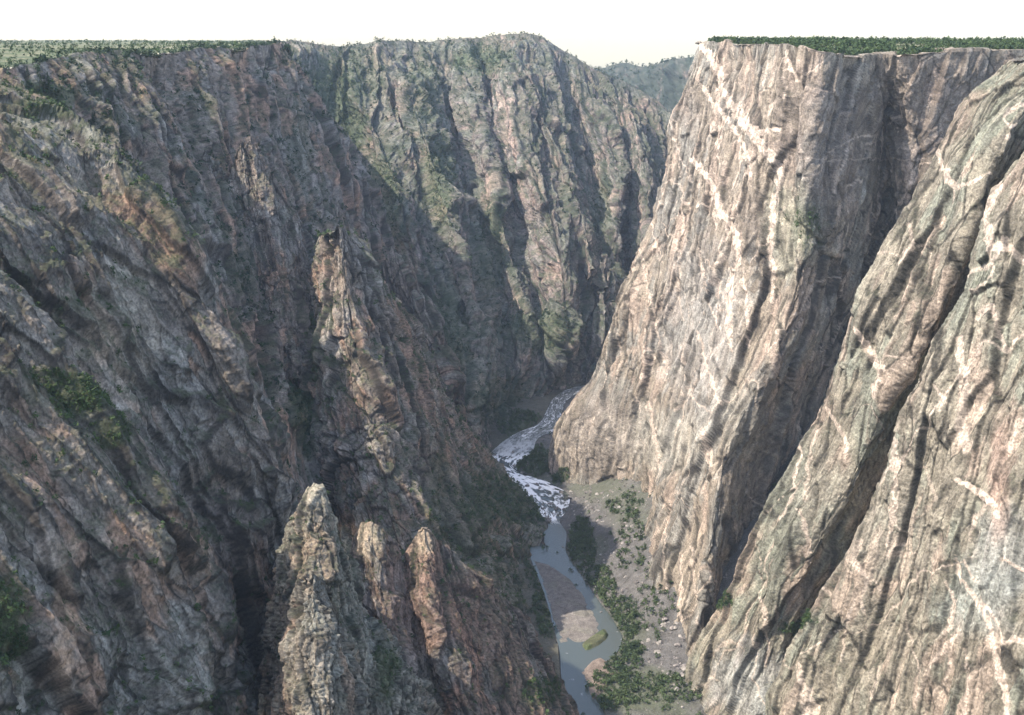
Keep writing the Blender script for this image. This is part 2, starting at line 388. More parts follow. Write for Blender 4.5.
# ---- spire ridge in the middle
rock('rock_ridge', [
 [(345, 250, 1560), (340, 320, 1540), (330, 400, 1480), (320, 480, 1380), (310, 560, 1300)],
 [(324, 236, 1400), (312, 300, 1400), (306, 380, 1370), (303, 450, 1320), (303, 520, 1260), (300, 640, 1150)],
 [(330, 229, 1362), (323, 300, 1340), (320, 380, 1290), (325, 460, 1230), (338, 540, 1160), (350, 640, 1080)],
 [(338, 224, 1345), (347, 300, 1310), (360, 380, 1260), (385, 460, 1200), (415, 550, 1130), (450, 660, 1070)],
 [(343, 228, 1350), (360, 290, 1335), (385, 360, 1310), (410, 440, 1280), (448, 530, 1240), (520, 640, 1190)],
 [(347, 232, 1365), (370, 285, 1360), (398, 355, 1355), (430, 430, 1350), (470, 520, 1340), (538, 605, 1310), (570, 650, 1240)],
 [(350, 240, 1420), (380, 290, 1460), (412, 355, 1480), (442, 425, 1490), (485, 500, 1470), (535, 565, 1420), (553, 600, 1360)],
 [(352, 245, 1470), (386, 295, 1540), (420, 355, 1590), (452, 420, 1620), (495, 472, 1640), (530, 510, 1600), (546, 545, 1490)],
 [(352, 250, 1560), (390, 300, 1660), (425, 350, 1720), (455, 410, 1770), (475, 445, 1790), (492, 470, 1780), (510, 500, 1660)]],
 160, [(.25, .205, .165), (.25, .23, .20), (.28, .19, .14), (.065, .058, .052)], 'long dark ridge topped by a thin finger of rock running down to the river bend', 'ridge',
 step=1.05, back=(60, 80, 8), disp=dict(lam=.75, amp=1.1, ribs=.9, rim=(.6, 25)), pnt=dict(veg=.6, veg_blobs=[(305,370,13,95,.95),(500,500,50,32,.9),(470,560,60,40,.6),(440,500,14,60,.6),(525,590,22,35,.6)]))

# ---- left middle ridge
rock('rock_ridge', [
 [(-200, 75, 1180), (0, 85, 1180), (60, 135, 1180), (120, 210, 1150), (180, 300, 1110), (230, 420, 1050), (270, 600, 960)],
 [(-200, 78, 930), (0, 82, 980), (50, 108, 960), (95, 138, 930), (130, 168, 900), (190, 250, 870), (240, 345, 850), (278, 450, 830), (300, 570, 810), (310, 720, 780)],
 [(-220, 90, 840), (-20, 105, 860), (35, 135, 855), (75, 175, 845), (115, 220, 830), (170, 300, 815), (215, 390, 800), (255, 490, 780), (280, 600, 760), (292, 740, 735)],
 [(-250, 120, 760), (-60, 150, 770), (10, 180, 775), (60, 240, 770), (105, 310, 765), (150, 390, 755), (195, 470, 745), (235, 560, 730), (262, 660, 715), (275, 760, 700)],
 [(-300, 180, 700), (-80, 200, 715), (-10, 240, 720), (35, 300, 715), (80, 375, 705), (130, 450, 695), (175, 530, 685), (210, 620, 670), (240, 720, 655), (250, 800, 640)],
 [(-350, 300, 640), (-150, 330, 650), (-50, 380, 660), (0, 440, 660), (60, 530, 650), (110, 620, 640), (160, 720, 620), (180, 800, 600)]],
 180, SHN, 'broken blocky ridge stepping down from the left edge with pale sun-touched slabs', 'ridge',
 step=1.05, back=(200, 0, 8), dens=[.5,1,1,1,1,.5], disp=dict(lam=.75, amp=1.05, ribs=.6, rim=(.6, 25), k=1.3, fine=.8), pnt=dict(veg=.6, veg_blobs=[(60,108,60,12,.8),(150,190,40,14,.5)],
   blobs=[(120,330,45,90,(.36,.31,.24),.5),(60,200,60,40,(.24,.19,.15),.6)]))  # first blob paints the sunlit patches into the rock colour

LD = dict(drop=1.3, near=.985, disp=dict(lam=.5, amp=1.2, ribs=.5, k=1.0, groove=.5), pnt=dict(veg=.5), step=1.0)
spur([(247, 134, 1500), (256, 170, 1480), (268, 230, 1430), (284, 300, 1370), (298, 380, 1290)], 18, 120, 711, SH, 'crag with a ragged pale top standing out of the shaded left cliff', **LD)
spur([(205, 150, 1480), (214, 190, 1460), (228, 250, 1400), (246, 320, 1320)], 18, 90, 712, SH, 'short rib of rock left of the ragged crag on the shaded cliff', **LD)
spur([(78, 430, 548), (108, 490, 540), (136, 560, 531), (160, 640, 520), (178, 740, 508)], 8, 40, 714, SHN, 'steep rib on the nearest left slope', disp=dict(lam=.45, amp=1.0, ribs=.6, k=1.2), pnt=dict(veg=.4))

# ---- nearest left ridge
rock('rock_ridge', [
 [(-300, 260, 760), (-120, 290, 740), (-20, 345, 720), (50, 430, 700), (120, 520, 680), (180, 620, 650), (220, 760, 620)],
 [(-300, 150, 600), (-80, 215, 610), (0, 268, 605), (50, 330, 595), (108, 408, 585), (158, 478, 575), (198, 556, 565), (228, 640, 555), (248, 760, 540)],
 [(-320, 200, 540), (-110, 270, 550), (-30, 335, 550), (25, 405, 540), (75, 480, 530), (120, 560, 520), (160, 650, 510), (190, 780, 495)],
 [(-350, 280, 470), (-150, 350, 480), (-80, 420, 480), (-20, 500, 475), (35, 580, 468), (80, 670, 460), (110, 800, 445)],
 [(-400, 400, 400), (-220, 460, 410), (-140, 540, 410), (-80, 630, 405), (-30, 720, 400), (0, 820, 390)],
 [(-500, 600, 330), (-350, 680, 340), (-250, 760, 340), (-150, 860, 330)]],
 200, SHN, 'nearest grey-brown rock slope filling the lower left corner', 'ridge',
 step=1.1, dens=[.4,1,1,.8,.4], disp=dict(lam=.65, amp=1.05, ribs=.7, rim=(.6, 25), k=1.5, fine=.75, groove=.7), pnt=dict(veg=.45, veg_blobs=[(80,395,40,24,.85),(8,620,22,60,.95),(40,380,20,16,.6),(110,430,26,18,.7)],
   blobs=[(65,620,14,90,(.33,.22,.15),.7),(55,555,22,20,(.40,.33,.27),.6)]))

# ---- the river slope spur below the twin pinnacles and the pinnacles themselves
rock('rock_spire', [
 [(350, 600, 930), (345, 660, 893), (345, 760, 837)],
 [(352, 556, 818), (346, 600, 790), (342, 660, 763), (345, 780, 707)],
 [(360, 528, 807), (355, 580, 781), (358, 640, 753), (370, 780, 688)],
 [(369, 522, 804), (366, 575, 774), (372, 640, 744), (390, 780, 684)],
 [(383, 530, 802), (384, 580, 772), (395, 650, 739), (410, 780, 684)],
 [(394, 543, 808), (397, 590, 782), (408, 660, 753), (430, 780, 698)],
 [(402, 562, 810), (407, 600, 791), (420, 670, 752), (450, 780, 716)],
 [(411, 547, 814), (416, 590, 789), (432, 670, 758), (465, 780, 707)],
 [(420, 527, 815), (424, 580, 783), (445, 670, 744), (480, 780, 698)],
 [(428, 528, 815), (436, 580, 786), (462, 670, 749), (500, 780, 702)],
 [(440, 542, 828), (450, 590, 800), (480, 670, 767), (520, 780, 721)],
 [(458, 560, 842), (480, 600, 818), (515, 670, 790), (560, 780, 744)],
 [(490, 582, 860), (512, 620, 846), (540, 680, 823), (585, 780, 777)],
 [(528, 622, 893), (540, 650, 884), (560, 695, 865), (600, 780, 818)],
 [(538, 650, 939), (550, 675, 939), (570, 705, 921), (612, 790, 865)]],
 220, [(.215,.15,.115),(.185,.16,.14),(.26,.155,.11),(.055,.046,.044)], 'reddish rock buttress with twin sunlit pinnacles near the bottom centre', 'rock spire', kind=None,
 step=1.0, back=(120, 160, 14), disp=dict(groove=.3, lam=.42, amp=1.0, ribs=.2, rim=(.6, 25)), pnt=dict(veg=.35, veg_blobs=[(410,690,30,14,.7),(540,690,25,16,.6)],
   blobs=[(368,540,22,22,(.36,.31,.23),.7),(423,540,14,20,(.36,.30,.22),.7),(430,610,80,50,(.20,.13,.10),.5)]))  # the two pale blobs paint sunlight onto the pinnacle tips
rock('rock_spire', [
 [(330, 600, 800), (330, 680, 780), (330, 780, 760)],
 [(300, 520, 720), (285, 600, 720), (275, 680, 700), (265, 800, 670)],
 [(303, 503, 668), (284, 570, 655), (276, 640, 640), (262, 800, 610)],
 [(309, 490, 655), (298, 570, 630), (292, 650, 610), (285, 800, 580)],
 [(317, 486, 650), (315, 570, 622), (315, 650, 600), (320, 800, 565)],
 [(325, 496, 655), (335, 570, 632), (348, 650, 612), (365, 800, 580)],
 [(332, 525, 668), (347, 590, 650), (372, 655, 635), (420, 800, 600)],
 [(340, 560, 690), (358, 615, 675), (394, 668, 665), (450, 740, 640), (470, 820, 610)],
 [(345, 590, 760), (380, 640, 745), (420, 690, 730), (460, 800, 700)]],
 240, [(.24,.22,.18),(.24,.235,.205),(.27,.21,.155),(.07,.068,.06)], 'tall grey pointed pinnacle with a sunlit tip at the bottom left of centre', 'rock spire', kind=None,
 step=1.0, back=(60, 80, 8), disp=dict(lam=.33, amp=1.25, ribs=.5, rim=(.6, 25)), pnt=dict(veg=.45, veg_blobs=[(385,670,14,36,.9),(335,620,8,30,.5)],
   blobs=[(316,492,14,14,(.5,.45,.36),.8)]))  # sunlight on the tip is painted in as a pale blob
rock('rock_spire', [
 [(325, 640, 640), (325, 700, 620), (325, 800, 600)],
 [(300, 590, 575), (288, 650, 560), (275, 720, 545), (265, 830, 525)],
 [(306, 577, 556), (302, 640, 538), (296, 700, 522), (290, 830, 500)],
 [(313, 572, 552), (313, 640, 532), (314, 700, 516), (318, 830, 490)],
 [(321, 580, 556), (328, 640, 540), (336, 700, 525), (345, 830, 500)],
 [(328, 600, 575), (343, 650, 560), (360, 710, 548), (380, 830, 525)],
 [(335, 640, 640), (355, 690, 630), (385, 760, 610), (400, 830, 590)]],
 260, [(.22,.19,.15),(.20,.19,.16),(.26,.19,.14),(.06,.054,.048)], 'brown craggy pinnacle with warm sunlit flank standing in front of the tall grey one', 'rock spire', kind=None,
 step=1.0, back=(50, 60, 6), disp=dict(lam=.28, amp=1.3, ribs=.5, rim=(.6, 25)), pnt=dict(veg=.3))

# ---- pale veined wall on the right
PWV = [
 ([(701,45,4),(711,58,5),(718,69,6),(722,93,5),(732,108,6),(743,120,8),(750,130,8),(756,134,6),(768,132,5),(782,128,2)],1.),
 ([(752,132,5),(763,147,6),(772,158,6),(777,165,6),(780,178,5),(776,192,4),(773,206,4),(770,240,4),(773,270,3),(772,300,2)],1.),
 ([(701,86,2),(712,100,3),(725,117,3),(735,130,3),(743,144,3),(748,160,2.5),(751,178,2)],.95),
 ([(691,158,3),(699,167,4),(708,178,4),(714,192,4),(719,206,4),(728,222,4),(736,233,4),(737,259,4),(731,280,4),(730,297,5),(728,320,5),(730,338,4),(733,352,2)],1.),
 ([(742,265,1.5),(745,293,2.5),(748,320,3),(751,348,1.5)],.85),
 ([(700,250,1.2),(702,268,1.5),(708,297,1.5),(714,315,1.5),(720,331,1.2)],.85),
 ([(699,330,1.2),(702,345,2),(707,365,2),(713,385,2),(720,406,1.5)],.85),
 ([(706,258,1),(716,280,1.2),(726,300,1)],.75),([(690,395,1),(700,405,1.5),(711,412,1)],.75),([(674,412,1.5),(688,400,1.5),(697,378,1)],.7),
 ([(787,50,2),(784,75,2.5),(782,98,1.5)],.7),([(768,60,1),(764,85,1.5),(762,100,1)],.6),([(764,118,1),(772,108,1.5),(780,95,1)],.6),
 ([(668,110,1.5),(676,150,1.2),(690,180,1.5)],.6),([(674,235,1),(680,262,1.5),(678,290,1.5),(684,320,1)],.65),
 ([(640,250,1),(648,290,1.5),(655,320,1.5),(665,360,1.5),(668,380,1)],.7),([(650,190,1),(652,230,1.5),(662,262,1)],.6),
 ([(648,400,2.5),(655,440,3),(660,470,2)],.75),([(703,430,4),(708,450,5),(712,466,4)],.8),([(682,555,2),(680,600,2.5),(678,640,2)],.75),
 ([(692,545,1.5),(693,580,1.5),(697,605,1)],.7),([(668,500,1.2),(664,560,1.5),(668,600,1)],.65),
 ([(800,160,1),(850,160,1.2),(930,158,1)],.45),([(852,143,1.5),(846,160,2),(838,178,1.5),(832,195,1)],.65),([(894,75,2),(900,95,3),(896,108,2)],.6),
 ([(616,330,1),(622,360,1.5),(612,385,1)],.5),([(625,300,1),(638,330,1.2),(640,360,1)],.5)]
rock('cliff', [
 [(790, 60, 2350), (780, 150, 2350), (760, 250, 2300), (740, 330, 2250), (700, 400, 2150), (690, 470, 2000)],
 [(716, 44, 1960), (704, 100, 1960), (690, 170, 1950), (675, 240, 1930), (650, 290, 1910), (630, 350, 1900), (610, 400, 1890), (592, 430, 1880), (580, 480, 1850)],
 [(701, 42, 1850), (687, 80, 1845), (669, 130, 1840), (661, 190, 1830), (644, 250, 1815), (621, 283, 1800), (605, 340, 1795), (597, 368, 1795), (573, 398, 1785), (557, 428, 1770), (551, 462, 1750), (556, 500, 1690)],
 [(718, 42, 1750), (704, 100, 1745), (686, 170, 1735), (672, 230, 1720), (655, 280, 1705), (640, 330, 1695), (625, 375, 1690), (608, 410, 1690), (595, 440, 1690), (588, 480, 1690), (590, 540, 1620)],
 [(745, 43, 1640), (728, 110, 1630), (708, 180, 1620), (692, 260, 1605), (675, 340, 1590), (660, 390, 1580), (648, 430, 1575), (640, 475, 1560), (636, 560, 1500)],
 [(775, 44, 1520), (760, 120, 1510), (745, 200, 1490), (727, 280, 1465), (706, 360, 1440), (688, 430, 1415), (670, 500, 1380), (655, 560, 1330), (648, 640, 1270)],
 [(795, 46, 1440), (788, 120, 1430), (782, 200, 1415), (774, 280, 1395), (755, 350, 1370), (728, 410, 1342), (706, 470, 1310), (694, 560, 1260), (682, 620, 1220), (672, 690, 1180)],
 [(820, 51, 1400), (816, 120, 1385), (810, 200, 1368), (804, 270, 1350), (785, 340, 1328), (754, 400, 1308), (728, 460, 1282), (716, 530, 1242), (706, 600, 1202), (690, 690, 1150)],
 [(848, 54, 1420), (850, 130, 1425), (846, 230, 1420), (828, 330, 1405), (790, 420, 1378), (755, 520, 1330), (728, 610, 1275), (706, 700, 1200)],
 [(868, 55, 1442), (869, 150, 1462), (856, 260, 1460), (830, 360, 1445), (790, 470, 1405), (750, 580, 1345), (715, 690, 1240)],
 [(885, 56, 1450), (886, 150, 1512), (880, 260, 1520), (862, 360, 1500), (820, 480, 1450), (765, 620, 1350), (720, 720, 1240)],
 [(905, 54, 1430), (908, 150, 1440), (905, 250, 1435), (890, 360, 1420), (850, 480, 1390), (800, 600, 1330), (740, 740, 1220)],
 [(950, 51, 1430), (950, 150, 1435), (945, 260, 1430), (930, 380, 1400), (890, 500, 1300), (830, 640, 1240), (780, 760, 1180)],
 [(1010, 50, 1440), (1010, 160, 1440), (1000, 280, 1420), (980, 400, 1250), (940, 560, 1220), (880, 740, 1150)],
 [(1200, 50, 1440), (1200, 200, 1400), (1150, 400, 1150), (1050, 700, 1080)]],
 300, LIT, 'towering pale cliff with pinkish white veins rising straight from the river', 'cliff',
 step=1.0, back=(60, 2, 14), dens=[.3,1,1.3,1.3,1.2,1.2,1.2,1.2,1.2,1.2,1.2,1,.8,.2],
 disp=dict(lam=.8, amp=.75, ribs=.35, detail=1.0, k=1.0, fine=.8, groove=.6, rim=(.4, 25)), pnt=dict(crk=.45, veins=PWV, veg=.12, streak=.35,
  blobs=[(790,115,20,75,(.17,.14,.115),.75),(752,215,16,40,(.18,.15,.12),.6),(735,80,14,40,(.22,.185,.15),.5),(690,110,14,30,(.21,.18,.15),.6),(755,440,25,80,(.16,.14,.115),.6),(610,430,50,50,(.17,.15,.125),.6),(700,330,50,110,(.29,.28,.255),.6),(660,440,60,40,(.31,.30,.255),.5),(600,440,45,50,(.24,.21,.18),.6),(835,140,45,90,(.19,.16,.135),.7),(790,230,30,60,(.24,.24,.18),.6),(740,420,25,60,(.24,.23,.19),.5),(935,110,90,80,(.17,.14,.12),.7)],  # wide dark blob below the right rim is shade put into the albedo
  veg_blobs=[(805,225,22,30,.45),(560,480,10,12,.7)]))

# ---- right middle ridge
R2V = [([(938,150,4),(946,175,5),(955,188,5),(975,182,3),(990,175,3)],.8),([(908,225,3),(915,245,3),(900,262,2)],.7),
 ([(852,325,3),(862,340,4),(872,352,5),(880,370,4),(874,395,3)],.9),([(826,405,2),(838,425,3),(848,445,3),(845,460,3)],.8),
 ([(818,430,2),(808,460,3),(806,500,3)],.6),([(800,510,2),(812,545,4),(806,555,5)],.8),([(762,600,3),(768,640,3),(766,665,2)],.7),([(775,605,2),(782,640,2)],.5),
 ([(875,250,2),(900,255,2),(925,245,1.5)],.5),([(885,355,1.5),(905,358,1.5),(925,352,1)],.6),([(890,370,1),(915,380,1.5)],.5),([(705,660,2),(730,640,2),(745,650,2)],.5)]
rock('rock_ridge', [
 [(1120, 60, 1220), (1020, 150, 1260), (970, 250, 1270), (910, 400, 1270), (850, 520, 1250), (790, 620, 1220), (740, 720, 1150)],
 [(1035, 58, 1090), (985, 95, 1100), (955, 145, 1105), (930, 200, 1105), (895, 280, 1110), (860, 350, 1115), (830, 430, 1120), (790, 500, 1130), (750, 580, 1140), (715, 650, 1150), (695, 730, 1090)],
 [(1012, 61, 1050), (976, 91, 1045), (948, 140, 1045), (926, 188, 1045), (899, 238, 1045), (863, 300, 1050), (839, 370, 1060), (816, 430, 1070), (786, 485, 1080), (758, 535, 1090), (723, 610, 1100), (701, 650, 1110), (690, 685, 1115), (690, 740, 1060)],
 [(1030, 66, 1015), (995, 110, 1005), (965, 165, 1000), (942, 220, 1000), (912, 285, 1000), (880, 350, 1008), (855, 410, 1015), (828, 470, 1022), (795, 530, 1032), (765, 590, 1045), (735, 640, 1055), (720, 690, 1055), (715, 750, 1020)],
 [(1050, 75, 990), (1008, 130, 975), (978, 200, 965), (955, 265, 962), (925, 330, 965), (895, 390, 975), (870, 450, 985), (842, 505, 995), (812, 565, 1010), (782, 620, 1020), (758, 670, 1020), (750, 750, 980)],
 [(1070, 85, 985), (1018, 145, 985), (990, 210, 990), (970, 275, 995), (945, 340, 1000), (918, 400, 1015), (892, 460, 1025), (866, 515, 1035), (835, 575, 1040), (808, 620, 1035), (790, 665, 1020), (785, 750, 970)],
 [(1100, 100, 1010), (1045, 180, 1020), (1010, 260, 1030), (985, 330, 1040), (950, 410, 1050), (915, 480, 1060), (870, 560, 1060), (830, 630, 1040), (815, 740, 980)]],
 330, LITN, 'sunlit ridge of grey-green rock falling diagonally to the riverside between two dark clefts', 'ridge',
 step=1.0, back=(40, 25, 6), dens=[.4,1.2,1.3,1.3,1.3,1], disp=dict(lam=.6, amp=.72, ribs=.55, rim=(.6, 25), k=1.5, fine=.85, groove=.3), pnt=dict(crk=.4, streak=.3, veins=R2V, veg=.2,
  blobs=[(745,680,50,45,(.28,.285,.27),.7),(820,500,40,60,(.26,.25,.205),.4)], veg_blobs=[(720,600,14,10,.8),(800,628,22,9,.9)]))

# ---- nearest right ridge
R3V = [([(1000,185,5),(985,215,5),(992,245,7),(1010,250,6),(1024,265,5)],.9),([(1005,240,4),(990,265,4),(965,275,3)],.6),
 ([(978,318,3),(992,305,3),(1000,335,4),(1008,350,3)],.7),([(960,340,6),(963,380,7),(962,420,8),(965,450,7)],.7),
 ([(935,385,2),(945,395,3),(940,410,3)],.7),([(958,480,5),(975,490,6),(990,500,6),(998,515,5)],.95),([(985,505,2),(975,520,2),(968,540,2)],.5),
 ([(895,440,3),(895,480,4),(892,515,4),(888,545,3)],.7),([(955,555,2),(962,580,3),(978,600,4),(990,625,4),(995,660,4),(1005,690,5),(1008,715,5)],.95),
 ([(945,580,2),(955,600,3),(950,625,4),(945,632,3)],.8),([(1002,560,2),(1015,566,3),(1030,572,3)],.9),
 ([(905,610,1.5),(912,650,1.5),(925,690,1)],.5),([(860,590,2),(848,620,2),(842,660,2)],.6),([(955,635,3),(935,660,3),(915,700,3)],.6),
 ([(800,665,5),(805,690,9),(812,715,12)],.8),([(855,560,2),(880,590,1.5)],.5),([(965,650,2),(968,690,2),(962,715,3)],.6),([(925,470,3),(935,500,2),(915,520,2)],.4),
 ([(880,660,1),(870,700,1.5)],.5),([(1020,420,5),(1010,450,4)],.5)]
rock('rock_ridge', [
 [(1150, 140, 1020), (1080, 250, 1060), (1010, 360, 1060), (950, 460, 1050), (900, 570, 1040), (850, 680, 1000), (820, 780, 950)],
 [(1100, 110, 900), (1040, 170, 905), (1003, 225, 910), (980, 300, 915), (950, 360, 915), (920, 415, 920), (898, 485, 920), (868, 555, 925), (835, 605, 930), (803, 655, 935), (785, 710, 920), (775, 780, 900)],
 [(1075, 95, 850), (1025, 155, 845), (993, 205, 840), (970, 290, 838), (940, 350, 838), (912, 400, 838), (893, 470, 842), (862, 540, 850), (830, 592, 860), (797, 642, 870), (776, 690, 872), (765, 780, 850)],
 [(1100, 120, 810), (1050, 190, 800), (1018, 260, 795), (995, 340, 792), (965, 410, 790), (940, 470, 792), (915, 535, 797), (885, 600, 805), (855, 660, 812), (840, 720, 805), (835, 790, 790)],
 [(1140, 150, 760), (1090, 230, 750), (1055, 320, 742), (1025, 410, 735), (995, 490, 732), (965, 570, 735), (935, 650, 740), (915, 720, 735), (905, 800, 720)],
 [(1240, 200, 690), (1190, 300, 680), (1140, 400, 668), (1095, 510, 655), (1050, 610, 648), (1010, 720, 640), (990, 820, 620)],
 [(1600, 280, 560), (1500, 420, 540), (1400, 560, 520), (1300, 700, 500), (1200, 860, 480)]],
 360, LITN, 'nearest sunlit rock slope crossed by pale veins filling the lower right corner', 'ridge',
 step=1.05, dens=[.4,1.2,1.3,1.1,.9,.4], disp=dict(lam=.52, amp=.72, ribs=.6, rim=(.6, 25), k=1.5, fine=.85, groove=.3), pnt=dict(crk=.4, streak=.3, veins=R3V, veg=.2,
  blobs=[(1000,560,40,60,(.23,.245,.23),.6),(985,600,60,40,(.22,.24,.22),.5),(890,540,50,50,(.26,.235,.19),.5),(1000,480,12,80,(.28,.20,.16),.6)], veg_blobs=[(800,620,16,8,.9)]))

# ------------------------------------------------------------------ plateaus
RIM_L = [at(*p) for p in [(-420,90,700),(-150,82,980),(20,66,1180),(65,58,1290),(112,53,1400),(150,52,1500),(192,50,1620),(235,48,1760),(262,45,1880),(282,47,1990)]]
RIM_L = [(x-12, y+6, z-2) for x, y, z in RIM_L]
def plateau(name, edge, far, label, seed, cols_, rows=260, fade=500, vegc=(.06,.08,.032)):
    edge = np.array(edge); far = np.array(far, float)
    t = np.linspace(0, 1, len(edge)); T = np.linspace(0, 1, cols_)
    E = hermite(edge, t, T); Fr = hermite(far, np.linspace(0, 1, len(far)), T)
    k = np.linspace(0, 1, rows)**4.2
    G = E[:, None]*(1-k[None, :, None]) + Fr[:, None]*k[None, :, None]
    d = np.linalg.norm(G-E[:, None], axis=2)
    z = E[:, None, 2]*(np.exp(-d/fade)) + Fr[:, None, 2]*(1-np.exp(-d/fade))
    G[..., 2] = z + sm(0, 60, d)*2.0*fbm3(G*[1, 1, 0], 90, seed, 3) - .5*sm(60, 0, d) + sm(300, 1500, d)*4*fbm3(G*[1, 1, 0], 900, seed+9, 2)
    a = fbm3(G*[1, 1, 0], 30, seed+2, 3); b = fbm3(G*[1, 1, 0], 220, seed+3, 3)
    col = np.broadcast_to(np.array((.15, .145, .085)), G.shape).copy()
    col = mix(col, vegc, sm(-.5, .3, a+.6*b)*.85); col = mix(col, (.045, .065, .03), sm(.1, .6, b+.4*a)*.6)
    col = mix(col, (.36, .33, .27), sm(14, 2, d+12*a)*.8)
    o = mesh_np(name, G, grid_faces(cols_, rows), M_SOIL, col=col)
    tag(o, label, 'plateau', kind='structure'); SHEETS[label] = (G, a)
    return G
far_l = [(-2500,700,-25),(-5000,1500,-24),(-8000,3000,-14),(-9000,5500,-10),(-9000,8800,-8),(-6500,9300,-8),(-4500,9400,-8),(-3500,9400,-8),(-2600,9400,-8),(-1900,9400,-8)]
PL = plateau('plateau', RIM_L, far_l, 'flat scrub-covered plateau stretching to the horizon at the upper left', 401, 420)
RIM_R = [at(*p) for p in [(716,44,1960),(701,42,1850),(718,42,1750),(745,43,1640),(775,44,1520),(800,47,1430),(815,51,1400),(846,55,1420),(866,55,1442),(885,56,1450),(905,54,1430),(950,51,1430),(1010,50,1440),(1100,50,1440),(1200,50,1440),(1600,50,1300),(2000,50,1100)]]
RIM_R = [(x, y+14, z-2.5) for x, y, z in RIM_R]
RIM_R[0] = (RIM_R[0][0]+10, RIM_R[0][1], RIM_R[0][2]); RIM_R[1] = (RIM_R[1][0]+14, RIM_R[1][1], RIM_R[1][2])
far_r = [(2000,9000,-4),(2300,9000,-4),(2600,9000,-4),(3000,9000,-4),(3500,9000,-4),(4000,9000,-4),(4500,9000,-4),(5000,9000,-4),(5500,8500,-4),(6000,8000,-4),(6500,7500,-4),(7000,7000,-4),(7500,6500,-4),(8000,5000,-4),(8000,4000,-4),(8000,3000,-4),(8000,1000,-4)]
PR = plateau('plateau', RIM_R, far_r, 'tree-covered plateau top above the pale veined cliff at the right', 431, 420, fade=130)

# ------------------------------------------------------------------ canyon floor, river, bars
LB = [(600,383),(572,388),(556,396),(547,410),(538,424),(515,434),(498,446),(484,464),(492,478),(512,492),(528,503),(543,517),(548,528),(538,536),(526,546),(532,562),(543,590),(553,625),(560,655),(562,680),(572,705),(580,740)]
RB = [(606,388),(585,391),(570,398),(562,412),(556,430),(540,437),(532,452),(516,468),(530,476),(552,484),(568,494),(567,510),(560,522),(566,532),(566,552),(580,574),(598,600),(614,622),(622,640),(614,656),(598,668),(590,690),(604,712),(612,740)]
def bank(pts, z=RIVER, n=400):
    P = np.array([atz(x, y, z) for x, y in pts]); t = np.concatenate([[0], np.cumsum(np.linalg.norm(np.diff(P, axis=0), axis=1))]); t /= t[-1]
    return hermite(P, t, np.linspace(0, 1, n))
bl, br = bank(LB), bank(RB)
# river z falls downstream
k = np.linspace(0, 1, 60)
bl7, br7 = bank(LB, RIVER, 800), bank(RB, RIVER, 800)
W = bl7[:, None]*(1-k[None, :, None]) + br7[:, None]*k[None, :, None]
px, py = survey(W)
rap = sm(432, 445, py)*sm(528, 518, py)
far_r_ = sm(430, 420, py)*.5
fo = fbm3(W, 9, 501, 3) + .5*fbm3(W, 3.5, 502, 2)
tt = np.linspace(0, 1, W.shape[0])[:, None]*np.ones((1, 60)); kk_ = np.ones((W.shape[0], 1))*k[None, :]
ww = .25*fbm2(tt*40, kk_*5, 507, 3)
stq = .75-np.abs(noise2(tt*38, kk_*5+ww*3, 505))*2.6 + .8*fbm2(tt*110, kk_*16, 506, 3)
foam_sheen = np.clip(rap*(.3+.7*sm(450, 462, py))*sm(.0, .75, stq+.25+.5*fbm2(tt*14, kk_*2, 509, 2)) + (1-rap)*sm(446, 436, py)*(.3+.7*sm(.35, 1., stq)) + (1-sm(450, 462, py))*rap*.35 + sm(.6, .8, fo)*.3*(1-rap), 0, 1)  # upstream, the pale base also paints in sky reflection besides real foam
W[..., 2] += .35 + rap*.8*fo
o = mesh_np('river', W, grid_faces(*W.shape[:2]), None, extra={'foam_sheen': foam_sheen}, smooth=True); o.data.materials.clear()
m, nt, b = new_mat('river_water'); L = nt.links.new
ta = N(nt, 'ShaderNodeAttribute', attribute_name='foam_sheen'); tc = N(nt, 'ShaderNodeTexCoord')
nn = N(nt, 'ShaderNodeTexNoise'); nn.inputs['Scale'].default_value = .5; nn.inputs['Detail'].default_value = 5; L(tc.outputs['Object'], nn.inputs['Vector'])
ad = N(nt, 'ShaderNodeMath', operation='MULTIPLY_ADD'); ad.inputs[1].default_value = 1.6; ad.inputs[2].default_value = -.75; L(nn.outputs['Fac'], ad.inputs[0])
a2 = N(nt, 'ShaderNodeMath', operation='ADD', use_clamp=True); L(ta.outputs['Fac'], a2.inputs[0]); L(ad.outputs[0], a2.inputs[1])
a3 = N(nt, 'ShaderNodeMath', operation='MULTIPLY', use_clamp=True); L(a2.outputs[0], a3.inputs[0]); L(ta.outputs['Fac'], a3.inputs[1])
mc = N(nt, 'ShaderNodeMix', data_type='RGBA'); mc.inputs[6].default_value = (.05, .06, .05, 1); mc.inputs[7].default_value = (.86, .86, .85, 1)
L(a3.outputs[0], mc.inputs[0]); L(mc.outputs[2], b.inputs['Base Color'])
mr = N(nt, 'ShaderNodeMapRange'); mr.inputs[3].default_value = .22; mr.inputs[4].default_value = .8; L(a3.outputs[0], mr.inputs[0]); L(mr.outputs[0], b.inputs['Roughness'])
bp = N(nt, 'ShaderNodeBump'); bp.inputs['Strength'].default_value = .5; bp.inputs['Distance'].default_value = .5; L(nn.outputs['Fac'], bp.inputs['Height']); L(bp.outputs[0], b.inputs['Normal'])
o.data.materials.append(m)
tag(o, 'winding grey-blue river with white rapids on the canyon floor', 'river', kind='structure')
